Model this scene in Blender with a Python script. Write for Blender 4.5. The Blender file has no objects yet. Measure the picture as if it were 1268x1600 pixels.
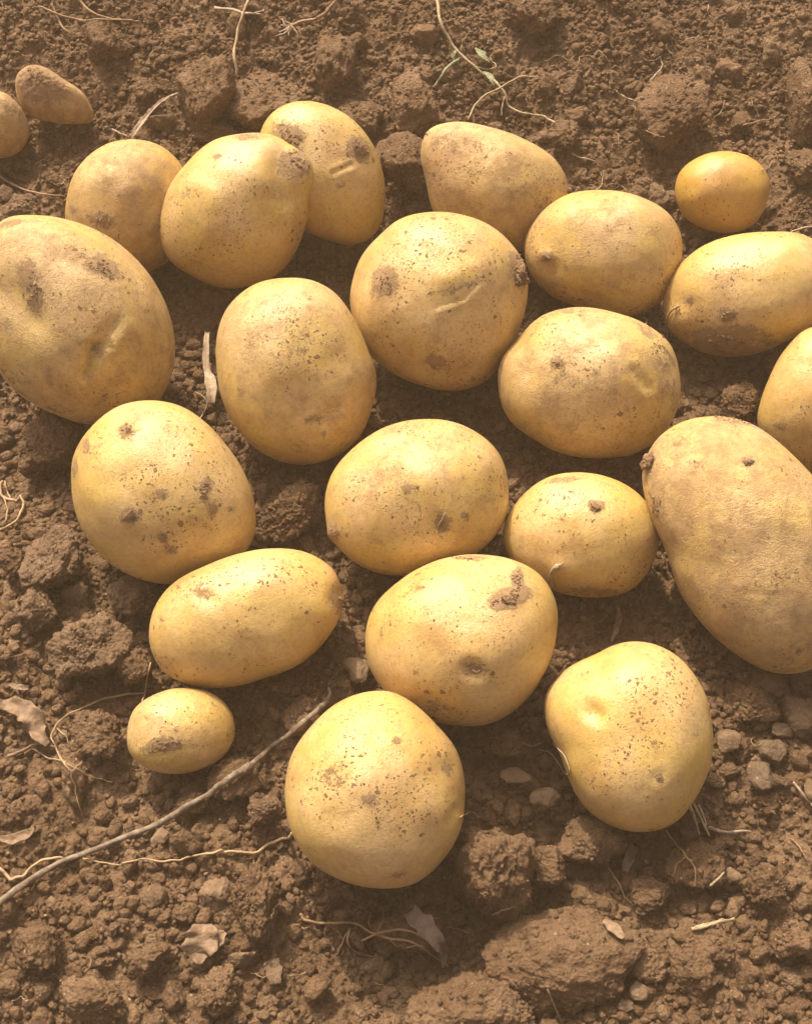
import bpy, bmesh, math, random
import numpy as np
from mathutils import Vector, Matrix

# ------------------------------------------------------------------ camera, sky, sun, exposure
S = bpy.context.scene
C = S.collection
R = math.radians
PITCH, DIST, VFOV = 58.0, 0.585, 45.0
camd = bpy.data.cameras.new('camera'); cam = bpy.data.objects.new('camera', camd); C.objects.link(cam)
cam.location = (0, -math.cos(R(PITCH))*DIST, math.sin(R(PITCH))*DIST + 0.02)
cam.rotation_euler = (R(90-PITCH), 0, 0)
camd.sensor_fit = 'VERTICAL'; camd.sensor_height = 24; camd.lens = 12/math.tan(R(VFOV/2))
camd.clip_start = 0.01; camd.clip_end = 500
S.camera = cam
SUN_EL, SUN_AZ = 49.0, -24.0          # azimuth from +Y (away from the camera), negative = left
world = bpy.data.worlds.new('World'); S.world = world; world.use_nodes = True
wn = world.node_tree; bg = wn.nodes['Background']
sky = wn.nodes.new('ShaderNodeTexSky'); sky.sky_type = 'NISHITA'; sky.sun_disc = False
sky.sun_elevation = R(SUN_EL); sky.sun_rotation = R(SUN_AZ); sky.dust_density = 10.0; sky.ozone_density = 0.0; sky.air_density = 0.35
wn.links.new(sky.outputs[0], bg.inputs[0]); bg.inputs[1].default_value = 0.15
sd = bpy.data.lights.new('sun', 'SUN'); sun = bpy.data.objects.new('sun', sd); C.objects.link(sun)
sd.energy = 3.3; sd.angle = R(0.9); sd.color = (1.0, 0.87, 0.65)
sv = Vector((math.sin(R(SUN_AZ))*math.cos(R(SUN_EL)), math.cos(R(SUN_AZ))*math.cos(R(SUN_EL)), math.sin(R(SUN_EL))))
sun.rotation_euler = sv.to_track_quat('Z', 'Y').to_euler(); sun.location = (-1, 2, 3)
S.view_settings.view_transform = 'Standard'; S.view_settings.look = 'None'
S.view_settings.exposure = 0.55; S.view_settings.gamma = 1

F = 800/math.tan(R(VFOV/2))
CAM = np.array(cam.location)
RT = np.array(cam.rotation_euler.to_matrix())
def ray(px, py):
    d = RT @ np.array([(px-634)/F, -(py-800)/F, -1.0]); return d/np.linalg.norm(d)
rng = np.random.default_rng(7); random.seed(7)

# ------------------------------------------------------------------ noise
_p = np.random.default_rng(3).permutation(512).astype(np.int64); PERM = np.concatenate([_p, _p, _p])
GR = np.random.default_rng(4).normal(size=(512, 3)); GR /= np.linalg.norm(GR, axis=1)[:, None]
def perlin(P):
    I = np.floor(P).astype(np.int64); f = P - I; I &= 511; u = f*f*f*(f*(f*6-15)+10); out = 0
    for dx in (0, 1):
        hx = PERM[(I[:, 0]+dx) & 511]
        for dy in (0, 1):
            hy = PERM[hx + ((I[:, 1]+dy) & 511)]
            for dz in (0, 1):
                g = GR[PERM[hy + ((I[:, 2]+dz) & 511)]]
                w = (u[:, 0] if dx else 1-u[:, 0])*(u[:, 1] if dy else 1-u[:, 1])*(u[:, 2] if dz else 1-u[:, 2])
                out = out + w*((f[:, 0]-dx)*g[:, 0]+(f[:, 1]-dy)*g[:, 1]+(f[:, 2]-dz)*g[:, 2])
    return out*1.5
def fbm(P, oct=4, gain=0.5):
    o = 0; a = 1
    for k in range(oct):
        o = o + a*perlin(P*(2.03**k) + 17.3*k); a *= gain
    return o
def noise2(x, y, s, seed=0.0):
    return perlin(np.stack([x/s, y/s, np.full_like(x, seed+0.37)], 1))
def domes(x, y, cell, rmin, rmax, seed):
    gx, gy = x/cell, y/cell; ix, iy = np.floor(gx).astype(np.int64), np.floor(gy).astype(np.int64); h = np.zeros_like(x)
    for ax in (-1, 0, 1):
        for ay in (-1, 0, 1):
            jx, jy = ix+ax, iy+ay
            q = PERM[PERM[(jx+seed) & 511] + (jy & 511)]
            rx = jx + GR[q, 0]*0.5+0.5; ry = jy + GR[q, 1]*0.5+0.5
            rr = rmin + (rmax-rmin)*(GR[q, 2]*0.5+0.5)**2
            d2 = (gx-rx)**2+(gy-ry)**2
            h = np.maximum(h, np.sqrt(np.maximum(rr*rr-d2, 0)))
    return h*cell

# ------------------------------------------------------------------ helpers
def tag(o, label=None, cat=None, group=None, kind=None):
    if label: o['label'] = label
    if cat: o['category'] = cat
    if group: o['group'] = group
    if kind: o['kind'] = kind
    return o
def mesh_obj(name, V, Fc, mat, loc=None, parent=None, smooth=True, attrs=None, quads=False):
    me = bpy.data.meshes.new(name)
    V = np.asarray(V, np.float32); Fc = np.asarray(Fc, np.int32); n = Fc.shape[1]
    if loc is not None: V = V - np.asarray(loc, np.float32)
    me.vertices.add(len(V)); me.vertices.foreach_set('co', V.ravel())
    me.loops.add(Fc.size); me.loops.foreach_set('vertex_index', Fc.ravel())
    me.polygons.add(len(Fc)); me.polygons.foreach_set('loop_start', np.arange(0, Fc.size, n, dtype=np.int32))
    me.update(calc_edges=True)
    me.polygons.foreach_set('use_smooth', np.full(len(Fc), smooth))
    for k, a in (attrs or {}).items():
        at = me.attributes.new(k, 'FLOAT', 'POINT'); at.data.foreach_set('value', np.asarray(a, np.float32))
    me.materials.append(mat); me.update()
    o = bpy.data.objects.new(name, me); C.objects.link(o)
    if parent is not None:
        o.parent = parent
    if loc is not None:
        o.location = [float(v) for v in (loc if parent is None else np.asarray(loc)-np.array(parent.location))]
    elif parent is not None:
        o.location = -parent.location
    return o
_ico = {}
def ico(s):
    if s not in _ico:
        bm = bmesh.new(); bmesh.ops.create_icosphere(bm, subdivisions=s, radius=1)
        V = np.array([v.co[:] for v in bm.verts]); Fc = np.array([[v.index for v in f.verts] for f in bm.faces]); bm.free()
        V /= np.linalg.norm(V, axis=1)[:, None]; _ico[s] = (V, Fc)
    return _ico[s]
def rotm(r):
    q = r.normal(size=4); q /= np.linalg.norm(q); w, x, y, z = q
    return np.array([[1-2*(y*y+z*z), 2*(x*y-z*w), 2*(x*z+y*w)], [2*(x*y+z*w), 1-2*(x*x+z*z), 2*(y*z-x*w)], [2*(x*z-y*w), 2*(y*z+x*w), 1-2*(x*x+y*y)]])

# ------------------------------------------------------------------ materials
class N:
    def __init__(s, name):
        s.m = bpy.data.materials.new(name); s.m.use_nodes = True; s.t = s.m.node_tree; s.b = s.t.nodes['Principled BSDF']; s.out = s.t.nodes['Material Output']
    def n(s, ty, **kw):
        x = s.t.nodes.new(ty)
        for k, v in kw.items(): setattr(x, k, v)
        return x
    def set(s, sock, v):
        if isinstance(v, bpy.types.NodeSocket): s.t.links.new(v, sock)
        elif isinstance(v, tuple) and len(v) == 3 and sock.type == 'RGBA': sock.default_value = (*v, 1)
        else: sock.default_value = v
    def math(s, op, a, b=0.0, c=0.0, clamp=False):
        x = s.n('ShaderNodeMath', operation=op, use_clamp=clamp)
        s.set(x.inputs[0], a); s.set(x.inputs[1], b); s.set(x.inputs[2], c); return x.outputs[0]
    def coord(s, rand=True):
        tc = s.n('ShaderNodeTexCoord').outputs['Object']
        if not rand: return tc
        oi = s.n('ShaderNodeObjectInfo').outputs['Random']
        v = s.n('ShaderNodeVectorMath', operation='ADD'); s.set(v.inputs[0], tc)
        m = s.math('MULTIPLY', oi, 7.0); s.t.links.new(m, v.inputs[1]); return v.outputs[0]
    def noise(s, co, scale, detail=4, rough=0.6, dist=0.0):
        x = s.n('ShaderNodeTexNoise'); s.set(x.inputs['Vector'], co); x.inputs['Scale'].default_value = scale
        x.inputs['Detail'].default_value = detail; x.inputs['Roughness'].default_value = rough; x.inputs['Distortion'].default_value = dist
        return x.outputs['Fac']
    def vor(s, co, scale, feature='F1'):
        x = s.n('ShaderNodeTexVoronoi', feature=feature); s.set(x.inputs['Vector'], co); x.inputs['Scale'].default_value = scale; return x
    def ramp(s, v, a, b, lo=0.0, hi=1.0):
        x = s.n('ShaderNodeMapRange', interpolation_type='SMOOTHSTEP'); s.set(x.inputs[0], v)
        for i, q in zip((1, 2, 3, 4), (a, b, lo, hi)): s.set(x.inputs[i], q)
        return x.outputs[0]
    def mix(s, f, a, b, mode='MIX'):
        x = s.n('ShaderNodeMix', data_type='RGBA', blend_type=mode); s.set(x.inputs[0], f); s.set(x.inputs[6], a); s.set(x.inputs[7], b); return x.outputs[2]
    def attr(s, name):
        return s.n('ShaderNodeAttribute', attribute_name=name).outputs['Fac']
    def bump(s, h, dist, strength=1.0, prev=None):
        x = s.n('ShaderNodeBump'); s.set(x.inputs['Height'], h); x.inputs['Distance'].default_value = dist; x.inputs['Strength'].default_value = strength
        if prev is not None: s.t.links.new(prev, x.inputs['Normal'])
        return x.outputs[0]

def soil_mat(name, base=(0.162, 0.097, 0.052), light=(0.232, 0.147, 0.084), dark=(0.108, 0.062, 0.033), grit=0.6, rand=True, bs=1.0, tone=False):
    k = N(name); co = k.coord(rand)
    c = k.mix(k.ramp(k.noise(co, 22, 4), 0.35, 0.68), base, light)
    c = k.mix(k.ramp(k.noise(co, 9, 3), 0.5, 0.75, 0, 0.55), c, dark)
    c = k.mix(k.ramp(k.noise(co, 130, 5), 0.45, 0.75), c, dark)
    if tone: c = k.mix(k.math('MULTIPLY', k.attr('tone'), 0.65), c, dark); c = k.mix(k.ramp(k.attr('tone2'), 0.72, 1.0, 0, 0.6), c, light)
    if rand: c = k.mix(k.math('MULTIPLY', k.n('ShaderNodeObjectInfo').outputs['Random'], 0.45), c, dark)
    c = k.mix(k.ramp(k.noise(co, 900, 3), 0.5, 0.75, 0, 0.5), c, light)
    v = k.vor(co, 420)                                        # pale mineral grains in the soil
    r = k.n('ShaderNodeSeparateColor'); k.set(r.inputs[0], v.outputs['Color'])
    g = k.math('MULTIPLY', k.ramp(v.outputs['Distance'], 0.30, 0.18), k.ramp(r.outputs[0], 0.90, 0.93, 0, grit))
    c = k.mix(g, c, (0.42, 0.30, 0.18))
    k.set(k.b.inputs['Base Color'], c); k.b.inputs['Roughness'].default_value = 0.95
    k.b.inputs['Specular IOR Level'].default_value = 0.15
    b = k.bump(k.noise(co, 330, 6, 0.7), 0.0020*bs)
    v2 = k.vor(co, 620); b = k.bump(v2.outputs['Distance'], 0.0010*bs, 0.8, b)
    k.set(k.b.inputs['Normal'], b)
    return k.m
M_soil = soil_mat('soil_ground', rand=False)
M_crumb = soil_mat('soil_crumbs', rand=False, grit=0.8, tone=True)
M_clod = soil_mat('soil_clod')
M_clod_pale = soil_mat('dry_grey_clod', base=(0.180, 0.114, 0.067), light=(0.245, 0.162, 0.098), dark=(0.125, 0.076, 0.043))
M_stone = soil_mat('grey_stone', base=(0.15, 0.102, 0.064), light=(0.20, 0.140, 0.09), dark=(0.115, 0.075, 0.045), bs=0.5)
M_dirt = soil_mat('dried_soil_on_skin', base=(0.27, 0.165, 0.088), light=(0.36, 0.235, 0.13), dark=(0.21, 0.12, 0.06), rand=False)
M_chip = soil_mat('pale_chip', base=(0.18, 0.118, 0.070), light=(0.26, 0.183, 0.115), dark=(0.13, 0.080, 0.045), bs=0.4)
def potato_mat():
    k = N('potato_skin'); co = k.coord()
    dusty = k.attr('dusty'); dirt = k.attr('dirt'); warm = k.attr('warm')
    Y, T = (0.61, 0.425, 0.115), (0.64, 0.45, 0.20)
    c = k.mix(k.ramp(k.noise(co, 28, 3), 0.35, 0.65), Y, T)
    c = k.mix(k.math('MULTIPLY', warm, 0.8), c, (0.54, 0.31, 0.04))
    c = k.mix(k.ramp(k.noise(co, 17, 3), 0.5, 0.72, 0, 0.45), c, (0.52, 0.29, 0.10))
    c = k.mix(k.ramp(k.noise(co, 55, 5, 0.65, 0.4), 0.44, 0.74, 0, 0.6), c, (0.42, 0.235, 0.085))      # scuffs
    c = k.mix(k.ramp(k.noise(co, 480, 4, 0.7), 0.42, 0.70, 0, 0.52), c, (0.41, 0.245, 0.08))           # netted skin
    # dusting of soil
    dn = k.noise(co, 75, 6, 0.72, 0.3); df = k.noise(co, 1300, 3, 0.7)
    dsum = k.math('ADD', k.math('MULTIPLY', dn, 0.7), k.math('MULTIPLY', df, 0.3))
    dus = k.ramp(k.math('ADD', dsum, k.math('MULTIPLY', k.math('ADD', dusty, 0.10), 0.42)), 0.57, 0.80, 0, 0.8)
    c = k.mix(dus, c, k.mix(k.ramp(k.noise(co, 160, 5, 0.7), 0.38, 0.62), (0.43, 0.275, 0.125), (0.27, 0.16, 0.072)))
    # specks, clustered
    cl = k.ramp(k.noise(co, 34, 4), 0.42, 0.64, 0.12, 1.0)
    wr = k.n('ShaderNodeVectorMath', operation='ADD'); k.set(wr.inputs[0], co)
    nn = k.n('ShaderNodeTexNoise'); k.set(nn.inputs['Vector'], co); nn.inputs['Scale'].default_value = 420
    sc = k.n('ShaderNodeVectorMath', operation='SCALE'); k.set(sc.inputs[0], nn.outputs['Color']); sc.inputs['Scale'].default_value = 0.0035
    k.set(wr.inputs[1], sc.outputs[0]); cw = wr.outputs[0]
    sp = None
    for scale, lo in ((300, 0.70), (560, 0.60), (900, 0.50)):
        v = k.vor(cw, scale); s3 = k.n('ShaderNodeSeparateColor'); k.set(s3.inputs[0], v.outputs['Color'])
        rad = k.math('MULTIPLY', k.ramp(s3.outputs[0], lo, 1.0), k.math('MULTIPLY', cl, 0.42))
        d = k.math('SUBTRACT', rad, v.outputs['Distance'])
        q = k.ramp(d, -0.03, 0.05)
        sp = q if sp is None else k.math('MAXIMUM', sp, q)
    gr = k.math('MULTIPLY', k.ramp(k.noise(co, 620, 8, 0.8), 0.59, 0.64), k.ramp(k.noise(co, 38, 4, 0.6), 0.40, 0.62, 0.0, 1.0))
    sp = k.math('MAXIMUM', sp, k.math('MULTIPLY', gr, 0.8))
    c = k.mix(k.math('MULTIPLY', sp, 0.9), c, (0.20, 0.115, 0.042))
    dr = k.math('ADD', dirt, k.math('MULTIPLY', k.math('SUBTRACT', k.math('ADD', k.math('MULTIPLY', k.noise(co, 190, 5, 0.75), 0.5), k.math('MULTIPLY', k.noise(co, 900, 5, 0.8), 0.5)), 0.5), 2.9))
    drm = k.ramp(dr, 0.38, 0.70)
    c = k.mix(k.math('MULTIPLY', drm, 0.9), c, k.mix(k.noise(co, 700, 3), (0.20, 0.118, 0.055), (0.34, 0.215, 0.11)))
    k.set(k.b.inputs['Base Color'], c)
    cov = k.math('MAXIMUM', k.math('MAXIMUM', drm, dus), sp)
    k.set(k.b.inputs['Roughness'], k.ramp(cov, 0, 1, 0.33, 0.9))
    k.b.inputs['Specular IOR Level'].default_value = 0.55
    k.b.inputs['Subsurface Weight'].default_value = 0.22
    k.b.inputs['Subsurface Radius'].default_value = (1.0, 0.45, 0.1); k.b.inputs['Subsurface Scale'].default_value = 0.006
    b = k.bump(k.noise(co, 60, 3, 0.45), 0.0004)
    b = k.bump(k.noise(co, 1100, 3, 0.7), 0.00030, 1.0, b)
    b = k.bump(cov, 0.00035, 0.9, b)
    k.set(k.b.inputs['Normal'], b)
    return k.m
M_pot = potato_mat()
def fibre_mat(name, a, b, rough=0.7, sc=(300)):
    k = N(name); co = k.coord()
    c = k.mix(k.ramp(k.noise(co, sc, 4), 0.35, 0.7), a, b)
    k.set(k.b.inputs['Base Color'], c); k.b.inputs['Roughness'].default_value = rough
    k.set(k.b.inputs['Normal'], k.bump(k.noise(co, 900, 3), 0.0004)); return k.m
M_bark = fibre_mat('grey_bark', (0.13, 0.09, 0.055), (0.27, 0.205, 0.14))
M_root = fibre_mat('pale_root', (0.46, 0.32, 0.175), (0.30, 0.19, 0.10), sc=120)
M_rootd = fibre_mat('brown_root', (0.34, 0.21, 0.11), (0.25, 0.15, 0.08), sc=120)
M_straw = fibre_mat('bleached_straw', (0.44, 0.34, 0.23), (0.28, 0.195, 0.12))
M_leaf = fibre_mat('dried_leaf', (0.17, 0.105, 0.055), (0.27, 0.175, 0.10))
M_greyleaf = fibre_mat('grey_dead_leaf', (0.20, 0.135, 0.09), (0.28, 0.20, 0.14))
M_stem = fibre_mat('dry_stem', (0.40, 0.31, 0.17), (0.28, 0.21, 0.11))
M_green = fibre_mat('wilted_green_leaf', (0.19, 0.21, 0.10), (0.28, 0.28, 0.16))

# ------------------------------------------------------------------ relief of the field
def gauss(x, y, cx, cy, sx, sy, a): return a*np.exp(-((x-cx)/sx)**2-((y-cy)/sy)**2)
def base(x, y):
    x = np.asarray(x, float); y = np.asarray(y, float)
    t = np.clip((y-0.14)/0.26, 0, 1); z = 0.045*t*t*(3-2*t)                      # bank of the furrow behind
    t2 = np.clip((y-0.42)/0.35, 0, 1); z = z - 0.05*t2*t2*(3-2*t2)
    z = z + gauss(x, y, 0.01, -0.195, 0.055, 0.03, -0.016)                       # hollow below the nearest potato
    z = z + gauss(x, y, -0.215, 0.055, 0.035, 0.03, -0.02)                       # dark hollow at the left
    z = z + gauss(x, y, -0.01, 0.195, 0.04, 0.03, -0.008)
    z = z + gauss(x, y, 0.08, -0.15, 0.05, 0.03, -0.006)
    return z
def base_at(px, py, dz=0.0):
    d = ray(px, py); z = dz
    for _ in range(12):
        t = (z-CAM[2])/d[2]; p = CAM+t*d; z = float(base(p[0], p[1]))+dz
    return p, t

def dip(x, y):                                                                  # soil lowered round the potatoes, shaped to lengthen their shadows
    z = np.zeros_like(x)
    for p in POBJ: z = np.maximum(z, np.exp(-(((x-p['c'][0])**2+(y-p['c'][1]+0.012)**2)/(p['r']*1.45)**2)**2))
    return -0.007*z
def relief(x, y):
    wx = x + 0.004*noise2(x, y, 0.012, 1)+0.0012*noise2(x, y, 0.003, 11); wy = y + 0.004*noise2(x, y, 0.012, 5)+0.0012*noise2(x, y, 0.003, 15)
    rough = np.clip(0.8+0.7*noise2(x, y, 0.07, 9)+0.5*np.clip((y-0.12)/0.2, 0, 1), 0.3, 1.6)
    z = dip(x, y)+0.008*noise2(x, y, 0.09, 2)+0.005*noise2(x, y, 0.035, 3)
    z = z + rough*0.55*domes(wx, wy, 0.024, 0.2, 0.62, 11)*np.clip(0.2+1.4*noise2(x, y, 0.05, 21), 0, 1)
    z = z + rough*0.70*domes(wx+0.3, wy, 0.011, 0.15, 0.6, 77)*np.clip(0.55+1.1*noise2(x, y, 0.03, 31), 0.1, 1)
    z = z + 0.75*domes(wx, wy+0.7, 0.0055, 0.2, 0.62, 133)*np.clip(0.6+noise2(x, y, 0.02, 41), 0.2, 1)
    z = z + 0.6*domes(wx, wy, 0.003, 0.2, 0.6, 201)
    z = z + 0.0016*np.abs(noise2(x, y, 0.006, 6)) + 0.0008*noise2(x, y, 0.0025, 8)
    return z

# ------------------------------------------------------------------ potatoes: outline, look
POT = [
 dict(o=[(0,345),(60,336),(130,350),(190,383),(235,430),(262,480),(274,540),(266,595),(240,638),(200,657),(145,664),(90,650),(40,622),(8,590),(-20,540),(-30,470),(-25,395)], dusty=.28,
  l='large lumpy potato with a hooked crease and brown smears, cut by the left edge'),
 dict(o=[(205,217),(160,228),(125,258),(104,310),(102,350),(125,395),(170,420),(230,425),(275,400),(297,350),(297,300),(282,255),(250,226)], dusty=.32, warm=.25,
  l='round tan potato with a dark scuff, behind the large creased potato'),
 dict(o=[(385,208),(330,220),(290,255),(255,310),(247,360),(262,405),(300,432),(345,450),(390,447),(430,432),(462,395),(478,350),(489,305),(495,266),(480,240),(448,219),(415,208)], dusty=.0,
  l='bright speckled yellow potato with a squared top corner, leaning on the upright egg-shaped one'),
 dict(o=[(470,158),(432,170),(408,200),(405,240),(425,300),(460,350),(510,375),(560,382),(590,362),(601,320),(598,270),(585,230),(560,195),(520,168)], dusty=.05,
  l='egg-shaped yellow potato standing farthest back in the heap, with two soil clumps on it'),
 dict(o=[(700,191),(668,203),(657,235),(663,275),(672,320),(700,370),(760,392),(820,392),(862,365),(884,320),(887,288),(872,255),(840,228),(800,209),(750,195)], dusty=.36,
  l='broad potato with a dusty brown-streaked blunt top, behind the round scarred potato'),
 dict(o=[(670,331),(628,340),(588,370),(558,410),(547,455),(550,500),(565,540),(600,575),(650,600),(710,612),(755,600),(790,560),(813,510),(824,460),(822,420),(803,385),(765,352),(720,335)], dusty=.12,
  l='big round potato with a curved scar and a clod on its right shoulder'),
 dict(o=[(930,295),(880,305),(838,338),(818,378),(823,420),(850,455),(900,480),(950,492),(1000,492),(1040,465),(1060,420),(1065,375),(1050,340),(1010,310),(970,298)], dusty=.18,
  l='plump oval potato with a small knob on its left side, below the dusty-topped one'),
 dict(o=[(1130,236),(1090,245),(1060,270),(1053,300),(1065,335),(1100,358),(1140,364),(1175,352),(1197,320),(1202,285),(1190,260),(1165,242)], dusty=-.3, warm=1, d=.92,
  l='small smooth orange-yellow round potato lying alone at upper right'),
 dict(o=[(1210,362),(1150,365),(1095,385),(1060,415),(1038,450),(1037,490),(1055,525),(1090,548),(1140,558),(1190,550),(1235,530),(1275,508),(1305,475),(1310,430),(1290,390),(1255,367)], dusty=.0,
  l='long yellow potato with a thick soil crust underneath and a stalk at its left end'),
 dict(o=[(1268,510),(1230,540),(1205,580),(1188,625),(1183,665),(1200,700),(1235,725),(1275,745),(1320,740),(1360,700),(1372,630),(1350,560),(1310,520)], dusty=.1, warm=.3,
  l='golden potato mostly out of frame, above the largest dusty potato at the right edge'),
 dict(o=[(890,481),(845,493),(810,525),(782,560),(777,605),(790,650),(830,685),(880,710),(940,717),(990,710),(1035,680),(1060,630),(1062,585),(1050,540),(1010,505),(960,487)], dusty=.25,
  l='wide pale dimpled potato right of the scarred round one and above the sprouted one'),
 dict(o=[(450,433),(400,442),(360,475),(340,520),(337,570),(345,620),(370,670),(410,710),(460,726),(510,720),(555,690),(580,640),(588,590),(575,545),(550,490),(515,450),(485,436)], dusty=.2,
  l='tall oval potato with a glinting dusty patch, beside the white husk'),
 dict(o=[(240,625),(190,632),(145,665),(115,710),(112,760),(125,820),(160,870),(210,902),(260,914),(320,905),(370,880),(397,835),(398,790),(382,740),(357,700),(322,660),(285,635)], dusty=.08,
  l='big egg-shaped potato with several dark soil blotches, just above the flat oblong one'),
 dict(o=[(660,654),(600,668),(545,705),(515,745),(507,790),(518,840),(555,880),(600,898),(640,900),(700,885),(750,860),(785,820),(794,760),(780,710),(740,672),(700,656)], dusty=.12,
  l='smooth pale oval potato in mid-heap with a knob at its lower left'),
 dict(o=[(900,738),(850,748),(808,783),(786,825),(795,870),(830,905),(880,928),(930,935),(980,925),(1015,890),(1029,840),(1020,800),(990,765),(950,745)], dusty=.0,
  l='middling round potato with a white sprout stub at its lower left'),
 dict(o=[(1110,649),(1060,660),(1020,690),(1003,730),(1010,790),(1035,850),(1060,920),(1100,980),(1150,1022),(1210,1052),(1268,1045),(1325,1000),(1345,900),(1320,820),(1268,742),(1220,695),(1170,660)], dusty=.42,
  l='largest and dustiest potato, long and tan, running off the right edge'),
 dict(o=[(430,857),(370,865),(310,888),(260,920),(235,965),(234,1010),(255,1050),(300,1072),(360,1075),(420,1058),(480,1030),(520,985),(537,935),(525,895),(490,868)], dusty=-.02, d=.9,
  l='long flat oblong potato lying aslant above the smallest potato at lower left'),
 dict(o=[(720,866),(670,880),(620,910),(580,955),(570,1000),(580,1050),(610,1090),(660,1122),(720,1136),(770,1130),(820,1095),(850,1050),(870,990),(868,940),(845,900),(800,875),(760,867)], dusty=-.05,
  l='round yellow potato with a hook-shaped soil crust near its top'),
 dict(o=[(985,1001),(930,1020),(875,1050),(850,1090),(851,1130),(871,1175),(889,1222),(920,1270),(960,1295),(1010,1302),(1050,1290),(1085,1250),(1110,1190),(1113,1140),(1100,1080),(1070,1035),(1030,1008)], dusty=-.05,
  l='kidney-shaped potato with a deep eye and a notch in its left side, lowest at right'),
 dict(o=[(585,1078),(540,1090),(490,1130),(455,1180),(445,1240),(452,1290),(480,1340),(530,1375),(590,1390),(650,1380),(695,1340),(722,1290),(728,1230),(715,1175),(680,1130),(640,1095),(612,1080)], dusty=.0,
  l='big round potato peppered with brown specks, nearest the viewer at the end of the stick'),
 dict(o=[(290,1075),(240,1085),(208,1110),(198,1145),(205,1180),(235,1203),(275,1210),(320,1200),(352,1180),(368,1145),(360,1110),(330,1083)], dusty=.12,
  l='tiny oval potato with a brown soil smear, just above the long stick'),
 dict(o=[(45,102),(28,114),(25,145),(40,175),(80,190),(120,193),(147,186),(140,160),(110,130),(80,110)], dusty=1.15, warm=.4, d=.8,
  l='small cone-shaped potato coated in soil, far back at upper left'),
 dict(o=[(0,143),(25,158),(42,185),(45,215),(30,238),(0,248),(-30,240),(-45,200),(-35,160),(-15,145)], dusty=.5, warm=.4,
  l='small brownish potato half out of frame at the left edge by the soil-coated one'),
]
# relief on the skins: (potato, x1,y1,x2,y2, width px, depth mm (positive = dent), lip)
FEAT = [
 (0,146,543,135,586,8,7,.1),(0,141,535,171,539,4,3.5,.3),(0,196,512,162,568,13,-2.0,0),(0,180,508,155,535,12,3.0,0),(0,110,560,110,560,40,-1.5,0),(0,50,500,15,455,26,5,0),(0,60,590,60,590,60,-3,0),(0,90,405,125,412,12,1.4,.3),(0,90,640,60,620,22,1.5,.3),
 (0,120,470,140,480,60,-2.5,0),(0,60,400,60,400,60,-3,0),(0,190,560,210,590,40,-2.2,0),
 (2,440,262,450,305,24,7.0,0),(2,478,262,478,262,26,-2.5,0),(2,405,265,405,265,30,-2,0),(2,345,350,345,350,40,-1.5,0),
 (3,520,270,548,258,4,1.0,.8),(4,700,240,680,300,30,2,0),
 (5,680,481,722,468,3,.8,0),(5,722,468,746,443,3,.8,0),(5,684,487,726,474,4,-.7,0),(5,726,474,752,447,4,-.7,0),(5,690,465,735,435,18,1.2,0),(5,600,380,560,430,22,3,.3),(5,700,435,750,420,22,-2.6,0),(5,640,490,640,490,50,-1.5,0),
 (6,852,400,852,400,11,-3.2,0),(6,868,420,868,420,18,1.4,0),(6,930,350,940,460,45,1.5,0),
 (8,1060,500,1060,500,20,-5,0),(8,1078,480,1085,520,16,2.2,0),
 (10,990,580,1010,605,8,1.8,.5),(10,805,530,820,580,18,3,0),(10,890,620,890,620,45,1.5,0),(10,1005,515,1050,570,30,1.6,0),(10,840,650,840,650,30,-1.6,0),(10,950,590,950,590,40,-1.5,0),
 (11,505,652,520,640,10,2.2,.4),(11,507,678,507,678,8,-1.5,0),(11,400,640,400,640,50,-1.0,0),
 (12,300,800,330,790,50,-1.2,0),(12,250,690,250,690,40,1,0),
 (13,518,835,518,835,13,-3,0),(13,690,820,692,825,12,1.4,.3),(13,690,745,690,745,40,-1,0),
 (14,872,888,872,888,17,-2.6,0),(14,900,925,955,928,13,1.8,0),(14,905,880,905,880,24,1,0),
 (15,1100,850,1230,860,35,1.0,0),(15,1160,925,1230,932,4,.5,.5),(15,1240,800,1240,800,60,-3,0),(15,1180,760,1180,760,60,-2,0),
 (16,320,925,325,935,14,1.8,.4),(16,420,900,500,960,26,-2.5,0),(16,425,960,380,990,40,1.8,0),(16,520,940,525,925,14,2,0),
 (17,735,1045,745,1050,12,2.6,.5),(17,735,1050,735,1050,45,1.5,0),(17,650,1095,720,1118,20,2.4,0),(17,800,1000,800,1000,60,-1.5,0),
 (18,925,1112,930,1115,13,3.2,.3),(18,925,1112,940,1110,40,1.6,0),(18,880,1180,880,1180,40,1,0),(18,925,1040,880,1060,20,2,.2),(18,1025,1215,1030,1212,8,1.3,.4),(18,985,1070,985,1070,45,-2,0),
 (19,700,1200,722,1250,22,2.2,0),(19,700,1285,715,1265,7,1,.3),(19,640,1160,690,1220,40,1.3,0),
 (20,255,1165,255,1165,14,.8,0),(1,160,330,190,350,35,1.6,0),(7,1195,310,1195,310,10,.8,0),(21,60,130,90,150,25,2,0),(21,110,175,110,175,30,-2,0),
]
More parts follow.
